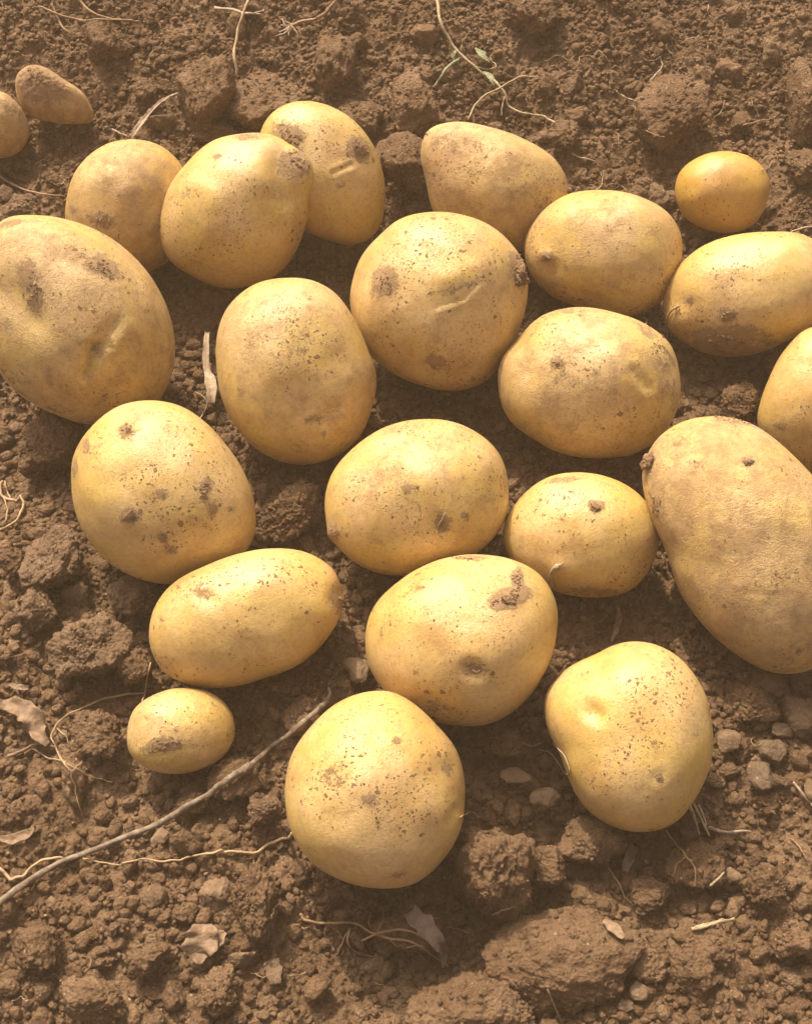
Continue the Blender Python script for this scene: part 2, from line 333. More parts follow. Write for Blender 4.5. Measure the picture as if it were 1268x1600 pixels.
# soil smears painted as real dirt on the skin: (potato, px, py, rx, ry, angle deg, strength)
DIRT = [
 (0,160,418,30,17,25,1),(0,45,435,20,30,0,.75),(0,55,470,20,25,0,.7),(0,155,548,20,11,0,.6),(0,20,350,40,8,-10,.6),(0,90,640,30,10,15,.5),(0,130,400,12,5,0,.7),
 (1,160,345,28,16,20,.75),(1,115,325,8,12,0,.6),(2,462,255,24,22,30,.95),(2,385,214,25,7,0,.6),(2,290,300,15,10,0,.45),(2,350,365,14,12,0,.4),(2,340,245,10,6,0,.6),
 (3,450,215,26,22,35,1),(3,560,232,20,18,30,1),(3,530,290,10,10,0,.5),(3,575,350,12,8,0,.4),
 (4,710,225,60,26,10,.52),(4,700,320,30,30,0,.35),
 (5,600,440,24,26,0,.85),(5,810,420,14,30,-20,1),(5,680,565,18,16,0,.7),(5,720,450,35,14,-25,.5),(5,690,570,30,22,0,.4),
 (6,855,402,12,12,0,.75),(6,940,435,30,25,0,.3),(6,960,310,50,10,8,.3),
 (8,1140,535,58,24,0,1.3),(8,1134,492,15,13,0,.95),(8,1075,470,12,10,0,.5),(8,1110,545,40,16,10,1),
 (9,1215,665,14,10,0,.6),(9,1260,520,30,30,-40,.25),
 (10,870,568,12,11,0,.8),(10,885,590,35,25,0,.4),(10,930,582,10,8,0,.6),(10,1040,560,24,30,-20,.55),(10,1040,610,24,30,0,.5),(10,885,485,20,6,5,.7),(10,1010,515,25,12,35,.6),(10,1000,560,20,15,0,.3),(10,900,650,35,20,0,.3),
 (11,455,535,40,30,0,.42),(11,475,545,20,12,0,.5),(11,490,655,18,8,0,.65),(11,375,610,10,16,-30,.4),(11,380,460,20,12,0,.35),
 (12,203,805,15,13,0,1),(12,255,840,9,9,0,.9),(12,200,672,14,16,0,.7),(12,250,770,16,10,0,.65),(12,320,765,12,26,10,.75),(12,330,795,10,14,0,.8),(12,358,795,10,8,0,.6),(12,180,745,35,20,0,.35),(12,265,860,12,8,0,.6),(12,135,695,10,14,0,.6),(12,117,730,8,18,0,.6),
 (13,690,820,14,20,0,.85),(13,727,805,10,13,0,.6),(13,640,765,25,14,10,.55),(13,520,832,14,16,0,.85),(13,560,775,15,15,0,.3),
 (14,930,792,13,10,0,1),(14,930,926,50,8,3,.75),(14,815,850,8,10,0,.5),(14,880,750,40,8,-8,.5),(14,880,810,10,6,0,.5),
 (15,1005,730,22,34,20,.8),(15,1030,800,22,50,-15,.5),(15,1130,655,50,10,12,.6),(15,1168,722,14,12,0,.75),(15,1095,725,20,14,0,.5),(15,1210,925,30,10,0,.5),(15,1260,870,12,22,0,.5),(15,1060,690,30,15,-30,.5),
 (16,320,925,20,14,0,.55),(16,528,935,14,26,0,.65),(16,435,1055,60,8,-18,.4),(16,255,965,8,8,0,.5),(16,370,995,30,20,0,.3),
 (17,795,935,34,16,-20,1.05),(17,808,905,10,20,0,1),(17,742,1046,18,10,15,.75),(17,690,1112,50,16,15,.5),(17,735,872,30,6,5,.7),(17,595,990,5,10,0,.5),(17,650,920,30,10,-30,.5),(17,650,1050,8,8,0,.5),
 (18,1022,1160,7,7,0,.7),(18,1030,1215,7,8,0,.9),(18,1012,1245,8,6,0,.6),(18,1090,1150,16,20,0,.3),(18,910,1050,20,5,-20,.35),(18,980,1010,30,6,0,.4),
 (19,520,1210,24,28,0,.5),(19,575,1250,14,12,0,.6),(19,620,1157,8,6,0,.8),(19,620,1368,24,6,-15,.5),(19,703,1200,10,20,-25,.6),(19,710,1240,14,30,0,.35),
 (20,255,1165,32,13,-12,.9),(20,230,1120,10,8,0,.4),(21,60,125,50,35,20,1.1),(21,110,170,30,20,20,.4),(22,15,165,30,20,30,.6),
]
ISO, IF = ico(6)
POBJ = []
for i, p in enumerate(POT):
    P2 = np.array(p['o'], float); c2 = P2.mean(0); c2 = (P2.min(0)+P2.max(0))/2
    n = ray(*c2)                                                # from the camera to the potato
    X = np.cross(n, [0, 0, 1.0]); X /= np.linalg.norm(X); Yv = np.cross(X, n); Zv = -n
    bury = p.get('bury', 0.006)
    hc = 0.03
    for it in range(5):
        cpos, t = base_at(c2[0], c2[1], hc)
        off = []
        for q in P2:
            d = ray(*q); k = t/np.dot(d, n); w = d*k-n*t; off.append((np.dot(w, X), np.dot(w, Yv)))
        off = np.array(off); th = np.arctan2(off[:, 1], off[:, 0]); rr = np.hypot(off[:, 0], off[:, 1])*0.994
        o = np.argsort(th); th, rr = th[o], rr[o]
        TH = np.linspace(-math.pi, math.pi, 721)[:-1]
        t3 = np.concatenate([th-2*math.pi, th, th+2*math.pi]); r3 = np.tile(rr, 3); sl = np.gradient(r3, t3)
        ii = np.clip(np.searchsorted(t3, TH)-1, 0, len(t3)-2); hh = t3[ii+1]-t3[ii]; u = (TH-t3[ii])/hh
        RR = (2*u**3-3*u**2+1)*r3[ii]+(u**3-2*u**2+u)*hh*sl[ii]+(-2*u**3+3*u**2)*r3[ii+1]+(u**3-u**2)*hh*sl[ii+1]
        ker = np.exp(-0.5*(np.arange(-30, 31)/6.0)**2); ker /= ker.sum()
        RR = np.convolve(np.concatenate([RR[-30:], RR, RR[:30]]), ker, 'valid')
        D = ISO; s = np.hypot(D[:, 0], D[:, 1]); a = np.arctan2(D[:, 1], D[:, 0])
        ra = np.interp(a, np.concatenate([TH, [math.pi]]), np.concatenate([RR, RR[:1]]))
        rm = RR.mean(); A = 0.5*np.array([RR[TH.size//4*0:].max(), RR.min()])
        # smooth ellipse fit for the poles, the traced radius towards the rim
        cs, sn = np.cos(a), np.sin(a)
        m2 = np.fft.rfft(RR)/len(RR)
        rell = m2[0].real + 2*(m2[2]*np.exp(1j*2*(a+math.pi))).real
        w = np.clip(s, 0, 1)**1.5; rad = rell*(1-w)+ra*w
        mn = RR.min()*0.5+rm*0.5; Dz = mn*p.get('d', 0.92)
        lx = D[:, 0]*rad; ly = D[:, 1]*rad; lz = D[:, 2]*Dz
        L = np.stack([lx, ly, lz], 1)
        W = L @ np.stack([X, Yv, Zv])
        hc = -W[:, 2].min()-bury
    # low lumps
    nrm = D/np.array([1, 1, 1]); seed = 31.7*i
    W = W + (D @ np.stack([X, Yv, Zv]))*(rm/0.04*(0.0021*perlin(D*1.25+seed)+0.0006*perlin(D*3.1+seed+5))*(1-0.75*s**4))[:, None]
    # pixel position of every vertex
    Vw = W+cpos; q = (Vw-CAM) @ RT; pxx = 634+F*q[:, 0]/-q[:, 2]; pyy = 800-F*q[:, 1]/-q[:, 2]
    front = 1/(1+np.exp(-(D[:, 2]-0.05)*14))
    disp = np.zeros(len(W)); mmpx = t/F
    for f in FEAT:
        if f[0] != i: continue
        _, x1, y1, x2, y2, wd, dep, lip = f
        wob = 2.0*perlin(np.stack([pxx/14, pyy/14, np.full_like(pxx, seed)], 1))
        vx, vy = x2-x1, y2-y1; ll = max(vx*vx+vy*vy, 1e-6)
        tt = np.clip(((pxx-x1)*vx+(pyy-y1)*vy)/ll, 0, 1)
        dd = np.hypot(pxx-x1-tt*vx, pyy-y1-tt*vy)+wob*min(1, wd/15); dd = np.maximum(dd, 0)
        disp += -dep*0.00055*(np.exp(-(dd/wd)**2)-0.6*lip*np.exp(-((dd-1.9*wd)/wd)**2))*front
    dirt = np.zeros(len(W))
    for f in DIRT:
        if f[0] != i: continue
        _, cx, cy, rx, ry, an, st = f
        ca, sa = math.cos(R(an)), math.sin(R(an)); ux = (pxx-cx)*ca+(pyy-cy)*sa; uy = -(pxx-cx)*sa+(pyy-cy)*ca
        dirt = np.maximum(dirt, st*np.clip(1.25-0.75*np.hypot(ux/rx, uy/ry), 0, 1.0)*front)
    grain = fbm(np.stack([pxx/4.5, pyy/4.5, np.full_like(pxx, seed)], 1), 3)
    disp += np.clip(dirt-0.35, 0, 1)*0.0007*(0.8+1.3*grain)
    W = W + (D @ np.stack([X, Yv, Zv]))*disp[:, None]
    ob = mesh_obj('potato', W, IF, M_pot, attrs=dict(dirt=dirt, dusty=np.full(len(W), p.get('dusty', 0)), warm=np.full(len(W), p.get('warm', 0))))
    ob.location = cpos
    tag(ob, p['l'], 'potato', 'freshly dug potatoes laid on the soil')
    POBJ.append(dict(ob=ob, c=cpos, r=float(rm), rz=Dz))

# ------------------------------------------------------------------ ground sheet
def axis(lo, hi, step, far, grow=1.13):
    a = list(np.arange(lo, hi, step)); s = step; v = a[-1]
    while v < far: s *= grow; v += s; a.append(v)
    s = step; v = lo; b = []
    while v > -far: s *= grow; v -= s; b.append(v)
    return np.array(b[::-1]+a)
GX = axis(-0.30, 0.30, 0.0009, 80); GY = axis(-0.27, 0.44, 0.0009, 80)
xx, yy = np.meshgrid(GX, GY); xf, yf = xx.ravel(), yy.ravel()
zz = base(xf, yf); near = (np.abs(xf) < 3) & (np.abs(yf) < 3)
zr = np.zeros_like(zz); zr[near] = relief(xf[near], yf[near])
zz = zz+zr-0.004
nx, ny = len(GX), len(GY); idx = np.arange(nx*ny).reshape(ny, nx)
q = np.stack([idx[:-1, :-1], idx[:-1, 1:], idx[1:, 1:], idx[1:, :-1]], -1).reshape(-1, 4)
g = mesh_obj('ground', np.stack([xf, yf, zz], 1), q, M_soil)
tag(g, 'bare brown crumbly field soil', None, None, 'structure')
def ground_z(x, y): return base(x, y)+relief(np.atleast_1d(np.asarray(x, float)), np.atleast_1d(np.asarray(y, float)))-0.004

# ------------------------------------------------------------------ lumps of soil
def lump(sub, r, nplanes=9, sharp=10, fine=0.05, mid=0.14, hseed=None):
    V, Fc = ico(sub); r_ = np.random.default_rng(hseed) if hseed is not None else r
    P = r_.normal(size=(nplanes, 3)); P /= np.linalg.norm(P, axis=1)[:, None]; h = r_.uniform(0.62, 1.0, nplanes)
    d = np.maximum(V @ P.T, 0)/h
    rad = 1/np.maximum((d**sharp).sum(1)**(1/sharp), 0.85)
    sd_ = r_.uniform(0, 200)
    rad = rad*(1+mid*fbm(V*2.0+sd_, 3)+fine*fbm(V*7+sd_, 3, 0.65))
    return V*rad[:, None], Fc
def clod(px, py, rx, ry, label, name='soil_clod', cat='soil clod', mat=None, seed=0, sub=5, flat=0.75, sink=0.35, ang=0, nplanes=10, sharp=10, fine=0.07, mid=0.16, group='large clods of earth'):
    r = np.random.default_rng(1000+seed)
    V, Fc = lump(sub, r, nplanes, sharp, fine, mid)
    p, t = base_at(px, py, 0.006); s = t/F*0.97
    # fit extents: x = rx, vertical mix of depth and height gives ry
    V = V/np.abs(V).max(0)
    el = math.asin(-ray(px, py)[2]); hz = ry*flat
    dy = math.sqrt(max(ry**2-(hz*math.cos(el))**2, (0.5*ry)**2))/math.sin(el)
    V = V*np.array([rx*s, min(dy, ry*1.5)*s, hz*s])
    g_ = V/np.linalg.norm(V, axis=1)[:, None]
    gr = fbm(V/0.005+seed*3.1, 4, 0.6); V = V+g_*(0.0007*gr)[:, None]*(1.0 if rx > 20 else 0.4)
    if 'clod' in name:
        m = int(min(900, 14000*rx*ry*s*s/0.0002*0.02)); Vc, Fk = ico(1); pk = r.integers(0, len(V), m); rr_ = (0.0004+0.0011*r.random(m)**3)
        pk = pk[fbm(V[pk]/0.008+seed, 2) > -0.1]; rr_ = rr_[:len(pk)]; m = len(pk)
        ro = np.stack([rotm(r) for _ in range(16)])[r.integers(0, 16, m)]
        A = np.einsum('nij,nkj->nki', ro, Vc[None]*r.uniform(.7, 1.3, (m, 1, 3))*(1+.18*r.normal(size=(m, len(Vc), 1))))*rr_[:, None, None]+V[pk][:, None, :]
        Fc = np.vstack([Fc, (Fk[None]+(np.arange(m)*len(Vc))[:, None, None]).reshape(-1, 3)+len(V)]); V = np.vstack([V, A.reshape(-1, 3)])
    ca, sa = math.cos(R(ang)), math.sin(R(ang)); V = V @ np.array([[ca, sa, 0], [-sa, ca, 0], [0, 0, 1]])
    zc = float(base(p[0], p[1]))+hz*s*(1-2*sink)+0.002
    p, t = base_at(px, py, zc-float(base(p[0], p[1])))
    ob = mesh_obj(name, V, Fc, mat or M_clod); ob.location = p
    tag(ob, label, cat, group); CL.append((p[0], p[1], rx*s)); return ob
CL = []
L = [
 (325,150,50,66,'tall blocky soil clod standing behind the white straw',5,dict(flat=.9)),
 (420,158,64,52,'broad sloping soil clod right of the tall blocky one, behind the heap',6,{}),
 (336,212,38,22,'low squared soil clod just above the bright yellow potato',5,{}),
 (642,165,50,52,'rounded soil clod between the egg-shaped potato and the green stem',5,{}),
 (560,178,40,28,'small knobbly clod beside the top of the egg-shaped potato',5,{}),
 (632,255,52,48,'dark jagged clod wedged between the egg-shaped and the dusty-topped potatoes',5,dict(sink=.25)),
 (1055,172,68,62,'large rough boulder-like soil clod above and left of the small orange potato',6,dict(seed=58)),
 (1258,160,32,66,'tall soil clod cut by the right edge near the top',5,{}),
 (1252,262,28,28,'soil clod at the right edge below the tall one',5,{}),
 (525,88,32,46,'steep soil clod near the top, below the whitish tuft',5,{}),
 (165,65,42,34,'crumbly soil clod far back above the soil-coated potato',5,{}),
 (832,12,42,32,'soil clod cut by the top edge right of the green stem',5,{}),
 (880,208,26,20,'little clod just behind the dusty-topped potato',5,{}),
 (230,140,26,22,'little clod left of the white straw tip',5,{}),
 (35,330,45,26,'grey clod behind the large creased potato at the left edge',5,dict(mat=2)),
 (70,700,62,60,'sharp-edged big clod below the large creased potato at left',6,{}),
 (82,872,52,54,'rounded rough clod at left beside the egg-shaped blotched potato',6,dict(mat=2)),
 (58,958,34,44,'medium clod directly above the grey block at left',5,dict(mat=2)),
 (142,1015,66,66,'big grey angular block of dry earth left of the oblong potato',6,dict(mat=2,sharp=16)),
 (212,928,46,36,'clod half under the blotched egg-shaped potato',5,dict(mat=2)),
 (210,1042,28,32,'clod squeezed between the grey block and the oblong potato',5,{}),
 (20,880,22,24,'small clod at the left edge beside the rounded rough clod',5,{}),
 (455,800,58,56,'loose crumbly clod in the gap between the blotched and the middle potatoes',6,dict(fine=.12)),
 (155,1145,50,42,'crumbly clod left of the tiny potato',5,dict(fine=.12)),
 (370,1215,46,40,'clod under the middle of the stick',5,{}),
 (410,1268,32,27,'wedge-shaped clod right below the stick',5,dict(sharp=18,mat=2)),
 (392,1410,44,66,'upright crumbly clod in the lower left soil',6,dict(fine=.11)),
 (342,1548,36,36,'rounded clod below the dried leaf near the bottom',5,dict(fine=.11)),
 (772,1352,64,82,'tall column-like clod touching the nearest potato on its right',6,dict(flat=1.05,fine=.06,seed=11,sharp=14,sink=.3)),
 (895,1512,138,92,'huge rough slab of earth at the bottom, right of the crack',6,dict(flat=.6,fine=.05,sink=.3)),
 (735,1585,100,72,'flat slab of earth at the bottom edge left of the crack',6,dict(flat=.55,sink=.3)),
 (925,1318,54,44,'shaded clod under the kidney-shaped potato',5,{}),
 (1020,1396,36,28,'small shaded clod below the kidney-shaped potato',5,{}),
 (858,1362,28,44,'smooth clod right of the column-like one',5,{}),
 (1085,1350,50,40,'clod in shade at the tip of the kidney-shaped potato',5,{}),
 (1177,1104,42,34,'smooth round clod below the largest dusty potato',5,{}),
 (1250,1118,32,34,'smooth clod at the right edge below the largest dusty potato',5,dict(mat=2)),
 (1158,628,36,30,'shaded clod above the largest dusty potato',5,{}),
 (1225,570,30,30,'shaded clod left of the golden potato at the right edge',5,{}),
 (1075,1515,42,40,'rounded clod right of the huge slab',5,{}),
 (1010,1505,34,28,'clod between the huge slab and the rounded one',5,{}),
 (1110,1480,48,36,'clod below the dry twig at lower right',5,{}),
 (1200,1380,40,30,'low clod in the lower right soil near the edge',5,{}),
 (300,1260,30,22,'small clod below the stick left of the wedge-shaped one',5,{}),
 (60,1480,44,36,'crumbly clod in the bottom left soil',5,dict(fine=.12)),
 (150,1560,54,36,'broad crumbly clod at the bottom left',5,dict(fine=.12)),
 (230,1495,40,30,'crumbly clod left of the dried leaf',5,dict(fine=.12)),
 (480,1120,40,42,'dark clod between the stick and the oblong potato',5,{}),
 (790,1160,30,24,'dark clod in the gap above the column-like clod',5,{}),
 (1245,1470,34,30,'crumbly clod at the right edge low down',5,{}),
 (640,1450,60,34,'sunken clod in the shade of the nearest potato',5,{}),
]
for j, (x, y, rx, ry, lab, sub, kw) in enumerate(L):
    kw = dict(kw); mt = M_clod_pale if kw.pop('mat', 0) == 2 else M_clod; kw.setdefault('seed', j)
    clod(x, y, rx, ry, lab, mat=mt, sub=sub, **kw)
# stones
for j, (x, y, rx, ry, lab, mt) in enumerate([
 (560,1046,25,24,'pale angular stone between the oblong and the hook-crusted potatoes',M_chip),
 (1206,1170,23,20,'grey flat stone below the largest dusty potato',M_stone),
 (1190,1212,24,24,'rounded speckled stone below the grey flat one',M_stone),
 (1220,1142,18,12,'small smooth brown stone under the two smooth clods',M_stone),
 (1140,1160,22,20,'pale crusty stone beside the kidney-shaped potato',M_chip),
 (805,1212,26,13,'flat pale stone chip between the nearest and the kidney-shaped potatoes',M_chip),
 (250,1306,14,12,'whitish pebble just below the stick',M_chip),
 (1145,1368,15,13,'white pebble at lower right near the short twig',M_chip),
 (998,1548,15,15,'white crusty pebble beside the huge slab',M_chip),
 (976,1570,12,10,'white crumbly pebble at the foot of the huge slab',M_chip),
 (80,1408,9,9,'pale round pebble in the lower left soil',M_chip),
 (73,1503,9,7,'little white pebble in the bottom left soil',M_chip),
 (1002,1422,10,9,'pale pebble in shade below the kidney-shaped potato',M_chip),
 (1268,1240,14,22,'pale stone cut by the right edge',M_chip),
 (850,1245,24,16,'pale crusty stone under the left side of the kidney-shaped potato',M_chip),
 ]):
    clod(x, y, rx, ry, lab, 'stone', 'stone', mt, seed=300+j, sub=4, flat=.5, sink=.2, sharp=18, fine=.03, mid=.08, nplanes=12, group='stones in the soil')

# many small clods, each an object, sharing a few meshes
small = []
for v in range(14):
    V, Fc = lump(4, None, 9, *((9, .10, .2) if v % 2 else (16, .06, .12)), hseed=500+v)
    me = mesh_obj('small_clod', V*np.array([1, 1, .8])*.005, Fc, M_clod if v % 3 else M_clod_pale); small.append(me)
def clear(x, y, r, k=0.85):
    for p in POBJ:
        if math.hypot(x-p['c'][0], y-p['c'][1]) < p['r']*k+r: return False
    return all(math.hypot(x-a, y-b) > c*0.75+r*0.5 for a, b, c in CL)
n = 0; used = set(); tries = 0
while n < 190 and tries < 6000:
    tries += 1
    px, py = rng.uniform(-20, 1290), 1600*rng.random()**0.8
    if tries < 3000: py = rng.choice([rng.uniform(0, 330), rng.uniform(1060, 1620), rng.uniform(600, 1600)])
    p, t = base_at(px, py); r = 0.0028+0.0052*rng.random()**2
    if not clear(p[0], p[1], r): continue
    v = n % 14; o = small[v] if v not in used else small[v].copy()
    if v in used: C.objects.link(o)
    used.add(v)
    z = float(ground_z(p[0], p[1])[0])
    o.location = (p[0], p[1], z+r*0.25); o.rotation_euler = rng.uniform(0, 6.28, 3); o.scale = [r*k/.005 for k in rng.uniform(.75, 1.25, 3)]
    tag(o, 'small brown soil clod among the loose crumbs of the field', 'soil clod', 'small clods among the crumbs'); CL.append((p[0], p[1], r)); n += 1

# loose crumbs: nobody could count them
def variants(sub, n, **kw):
    out = []
    for k in range(n):
        kk = dict(kw) if k % 2 else dict(fine=.05, mid=.12); V, Fc = lump(sub, None, 8, 8 if k % 2 else 18, hseed=900+k+50*sub, **kk); out.append(V)
    return out, ico(sub)[1]
def scatter(name, pos, rad, sub, mat, label, parent=None, squash=0.75, rot=None):
    Vs, Fc = variants(sub, 20, fine=.10, mid=.22); n = len(pos); m = len(Vs[0])
    out = np.empty((n, m, 3), np.float32)
    rots = np.stack([rotm(rng) for _ in range(64)])
    ri = rng.integers(0, 64, n); vi = rng.integers(0, len(Vs), n); sc = rng.uniform(.75, 1.25, (n, 3))
    VS = np.stack(Vs)
    A = VS[vi]*sc[:, None, :]; A = np.einsum('nij,nmj->nmi', rots[ri], A); A[:, :, 2] *= squash
    out = A*rad[:, None, None]+pos[:, None, :]
    Ff = (Fc[None]+np.arange(n)[:, None, None]*m).reshape(-1, 3)
    o = mesh_obj(name, out.reshape(-1, 3), Ff, mat, parent=parent, attrs=dict(tone=np.repeat(rng.random(n)**2, m), tone2=np.repeat(rng.random(n), m)) if parent is None else None)
    if parent is None: tag(o, label, None, None, 'stuff')
    return o
def field_points(n, x0, x1, y0, y1, clump=0.03, th=-0.1):
    x = rng.uniform(x0, x1, n); y = rng.uniform(y0, y1, n)
    keep = noise2(x, y, clump, 55)+0.35*rng.normal(size=n) > th
    for p in POBJ: keep &= ((x-p['c'][0])**2+(y-p['c'][1])**2) > (p['r']*0.62)**2
    return x[keep], y[keep]
x, y = field_points(50000, -.29, .29, -.26, .43, .03, -.35)
r = 0.0007+0.0011*rng.random(len(x))**1.6; z = ground_z(x, y)+r*rng.uniform(.1, .7, len(x))
scatter('loose_crumbs', np.stack([x, y, z], 1), r, 2 if False else 1, M_crumb, 'fine loose crumbs of brown soil strewn over the field')
x, y = field_points(26000, -.29, .29, -.26, .43, .05)
r = (0.0012+0.0026*rng.random(len(x))**2.0)*np.where(y > .13, .75, 1.0); z = ground_z(x, y)+r*rng.uniform(.1, .6, len(x))
scatter('loose_crumbs', np.stack([x, y, z], 1), r, 2, M_crumb, 'coarser loose crumbs of brown soil strewn over the field')
bx, by, bz, br = [], [], [], []
for p in POBJ:                                              # crumbs banked against the foot of each potato
    n_ = int(260*p['r']/0.04); a_ = rng.uniform(0, 6.283, n_); q_ = rng.uniform(.5, .98, n_); r_ = 0.0007+0.0019*rng.random(n_)**2
    keep = np.sin(a_*3+p['c'][0]*90)+np.sin(a_*5+2) > -.9; a_, q_, r_ = a_[keep], q_[keep], r_[keep]
    X_, Y_ = p['c'][0]+np.cos(a_)*q_*p['r'], p['c'][1]+np.sin(a_)*q_*p['r']
    bx.append(X_); by.append(Y_); br.append(r_); bz.append(ground_z(X_, Y_)+np.clip(.95-q_, 0, 1)*.012*rng.random(len(q_))+r_*.5)
scatter('loose_crumbs', np.stack([np.concatenate(bx), np.concatenate(by), np.concatenate(bz)], 1), np.concatenate(br), 2, M_crumb, 'loose soil crumbs banked against the potatoes')
x, y = field_points(26000, -1.1, 1.1, -.9, 1.3, .06); k = (np.abs(x) > .29) | (y < -.26) | (y > .43); x, y = x[k], y[k]
r = 0.0018+0.005*rng.random(len(x))**3; z = ground_z(x, y)+r*.3
scatter('loose_crumbs', np.stack([x, y, z], 1), r, 1, M_crumb, 'crumbs of soil on the field around the heap')

# ------------------------------------------------------------------ rays onto what is built
bpy.context.view_layer.update(); DG = bpy.context.evaluated_depsgraph_get()
def hit(px, py):
    ok, loc, nor, fi, ob, _ = S.ray_cast(DG, Vector(CAM), Vector(ray(px, py)))
    return np.array(loc), np.array(nor), ob
def hit_smooth(px, py):
    h = [hit(px+a, py+b) for a, b in ((0, 0), (5, 0), (-5, 0), (0, 5), (0, -5))]
    return h[0]
def catmull(P, m=8):
    P = np.asarray(P, float)
    if len(P) < 3: return P[0]+(P[-1]-P[0])*np.linspace(0, 1, m+1)[:, None]
    Q = np.vstack([2*P[0]-P[1], P, 2*P[-1]-P[-2]]); out = []
    for i in range(1, len(Q)-2):
        for t in np.linspace(0, 1, m, endpoint=False):
            a, b, c, d = Q[i-1:i+3]
            out.append(0.5*((2*b)+(-a+c)*t+(2*a-5*b+4*c-d)*t*t+(-a+3*b-3*c+d)*t**3))
    out.append(P[-1]); return np.array(out)
def tube_geo(P, rad, sides=7, flat=1.0, jit=0.12, base_i=0):
    P = np.asarray(P, float); n = len(P); T = np.gradient(P, axis=0); T /= np.linalg.norm(T, axis=1)[:, None]+1e-12
    V = []; a = np.linspace(0, 2*math.pi, sides, endpoint=False)
    for i in range(n):
        up = np.array([0, 0, 1.0]); s = np.cross(T[i], up); s /= np.linalg.norm(s)+1e-9; u = np.cross(s, T[i])
        rr = rad[i]*(1+jit*rng.normal(size=sides)*0.5)
        V.append(P[i]+np.outer(np.cos(a)*rr, s)+np.outer(np.sin(a)*rr*flat, u))
    V = np.vstack(V+[P[:1], P[-1:]]); Fc = []
    for i in range(n-1):
        for k in range(sides):
            a0, a1 = i*sides+k, i*sides+(k+1) % sides; b0, b1 = a0+sides, a1+sides
            Fc += [(a0, a1, b1), (a0, b1, b0)]
    for k in range(sides):
        Fc += [(n*sides, (k+1) % sides, k), (n*sides+1, (n-1)*sides+k, (n-1)*sides+(k+1) % sides)]
    return V, np.array(Fc)+base_i
def px_path(pts, lift, m=8, wig=0.0, surf=True, smooth=3):
    """pts: (px, py[, extra height]) -> points resting on what lies there"""
    Q = catmull([(a[0], a[1], a[2] if len(a) > 2 else 0) for a in pts], m); W = []
    if wig:
        k5 = np.array([1, 3, 5, 6, 5, 3, 1])/11.0; wn_ = rng.normal(size=(len(Q)+6, 2))*wig
        Q[1:-1, :2] += np.stack([np.convolve(wn_[:, j], k5, 'valid') for j in (0, 1)], 1)[1:-1]
    for q in Q:
        l, nn, ob = hit(q[0], q[1]); d = ray(q[0], q[1]); W.append(l-d*(lift+q[2]*0.001)/max(0.5, -d[2]))
    W = np.array(W)
    # keep the strand above the bumps but stiff: slide each point along its own ray to a smoothed distance
    dist = np.linalg.norm(W-CAM, axis=1)
    for _ in range(smooth):
        dd = np.concatenate([dist[:1], dist, dist[-1:]]); mn = np.minimum(np.minimum(dd[:-2], dd[2:]), dist)
        dist = 0.5*mn+0.5*(dd[:-2]+dd[2:])/2
    U = (W-CAM)/np.linalg.norm(W-CAM, axis=1)[:, None]
    return CAM+U*dist[:, None]
def strand(name, label, cat, mat, paths, group=None, sides=7, flat=1.0, jit=0.12, parent=None, kindlift=None):
    """paths: list of (points, r0 mm, r1 mm, wiggle px, lift mm)"""
    Vs, Fs, b = [], [], 0
    for pts, r0, r1, wig, lift in paths:
        P = px_path(pts, lift*0.001, wig=wig); rad = np.linspace(r0, r1, len(P))*0.001
        V, Fc = tube_geo(P, rad, sides, flat, jit, b); Vs.append(V); Fs.append(Fc); b += len(V)
    V = np.vstack(Vs); o = mesh_obj(name, V, np.vstack(Fs), mat, loc=V.mean(0), parent=parent)
    if parent is None: tag(o, label, cat, group)
    return o

# the long stick, with its frayed tip and a side shoot as parts
stk = strand('stick', 'long grey-brown woody stick lying aslant, its split tip against the nearest potato', 'stick', M_bark,
 [([(-30,1432),(60,1368),(150,1325),(250,1285),(320,1245),(350,1222),(385,1200),(440,1155),(490,1115),(512,1095)], 1.35, 1.15, 0.9, 2.4)], sides=12, jit=.22)
strand('split_tip', None, None, M_bark, [([(508,1098),(515,1085),(513,1074)], 1.3, .5, 0, 5), ([(509,1097),(505,1090),(509,1083)], .7, .3, 0, 5)], parent=stk)
strand('knot', None, None, M_bark, [([(335,1233),(352,1221),(372,1208),(390,1197)], 1.3, 1.9, 0, 2.7)], parent=stk, sides=10, jit=.3)
strand('root', 'long pale wavy root running from the stick to the nearest potato', 'root', M_root,
 [([(458,1302),(440,1312),(415,1322),(395,1332),(360,1330),(340,1330),(300,1338),(270,1344),(225,1342),(190,1350)], .75, .35, 1.6, 1.2)])
strand('root', 'pale bent root crossing under the stick at the left edge', 'root', M_root,
 [([(-10,1345),(5,1362),(18,1375),(35,1368),(60,1347),(90,1340),(110,1342)], .8, .5, 1.2, 1.2), ([(130,1342),(160,1348),(190,1352)], .5, .3, 1, 1)])
strand('root', 'forked root arching left of the tiny potato', 'root', M_root,
 [([(228,1082),(190,1085),(155,1095),(120,1110),(95,1125),(80,1145),(85,1165),(100,1190),(110,1205)], .45, .35, .8, 2),
  ([(110,1205),(118,1230),(122,1250),(130,1276)], .35, .2, 1, 1), ([(100,1190),(125,1205),(150,1215),(175,1222)], .3, .2, 1, 1),
  ([(86,1135),(100,1148),(108,1162)], .3, .2, 1, 1), ([(108,1208),(120,1198),(128,1188)], .25, .15, 1, 1), ([(105,1190),(80,1185),(50,1170)], .35, .2, 1, 1)])
strand('root', 'thin upright rootlet between the oblong and the tiny potato', 'root', M_root, [([(236,1035),(230,1060),(226,1085),(222,1098)], .35, .25, .5, 1.5)])
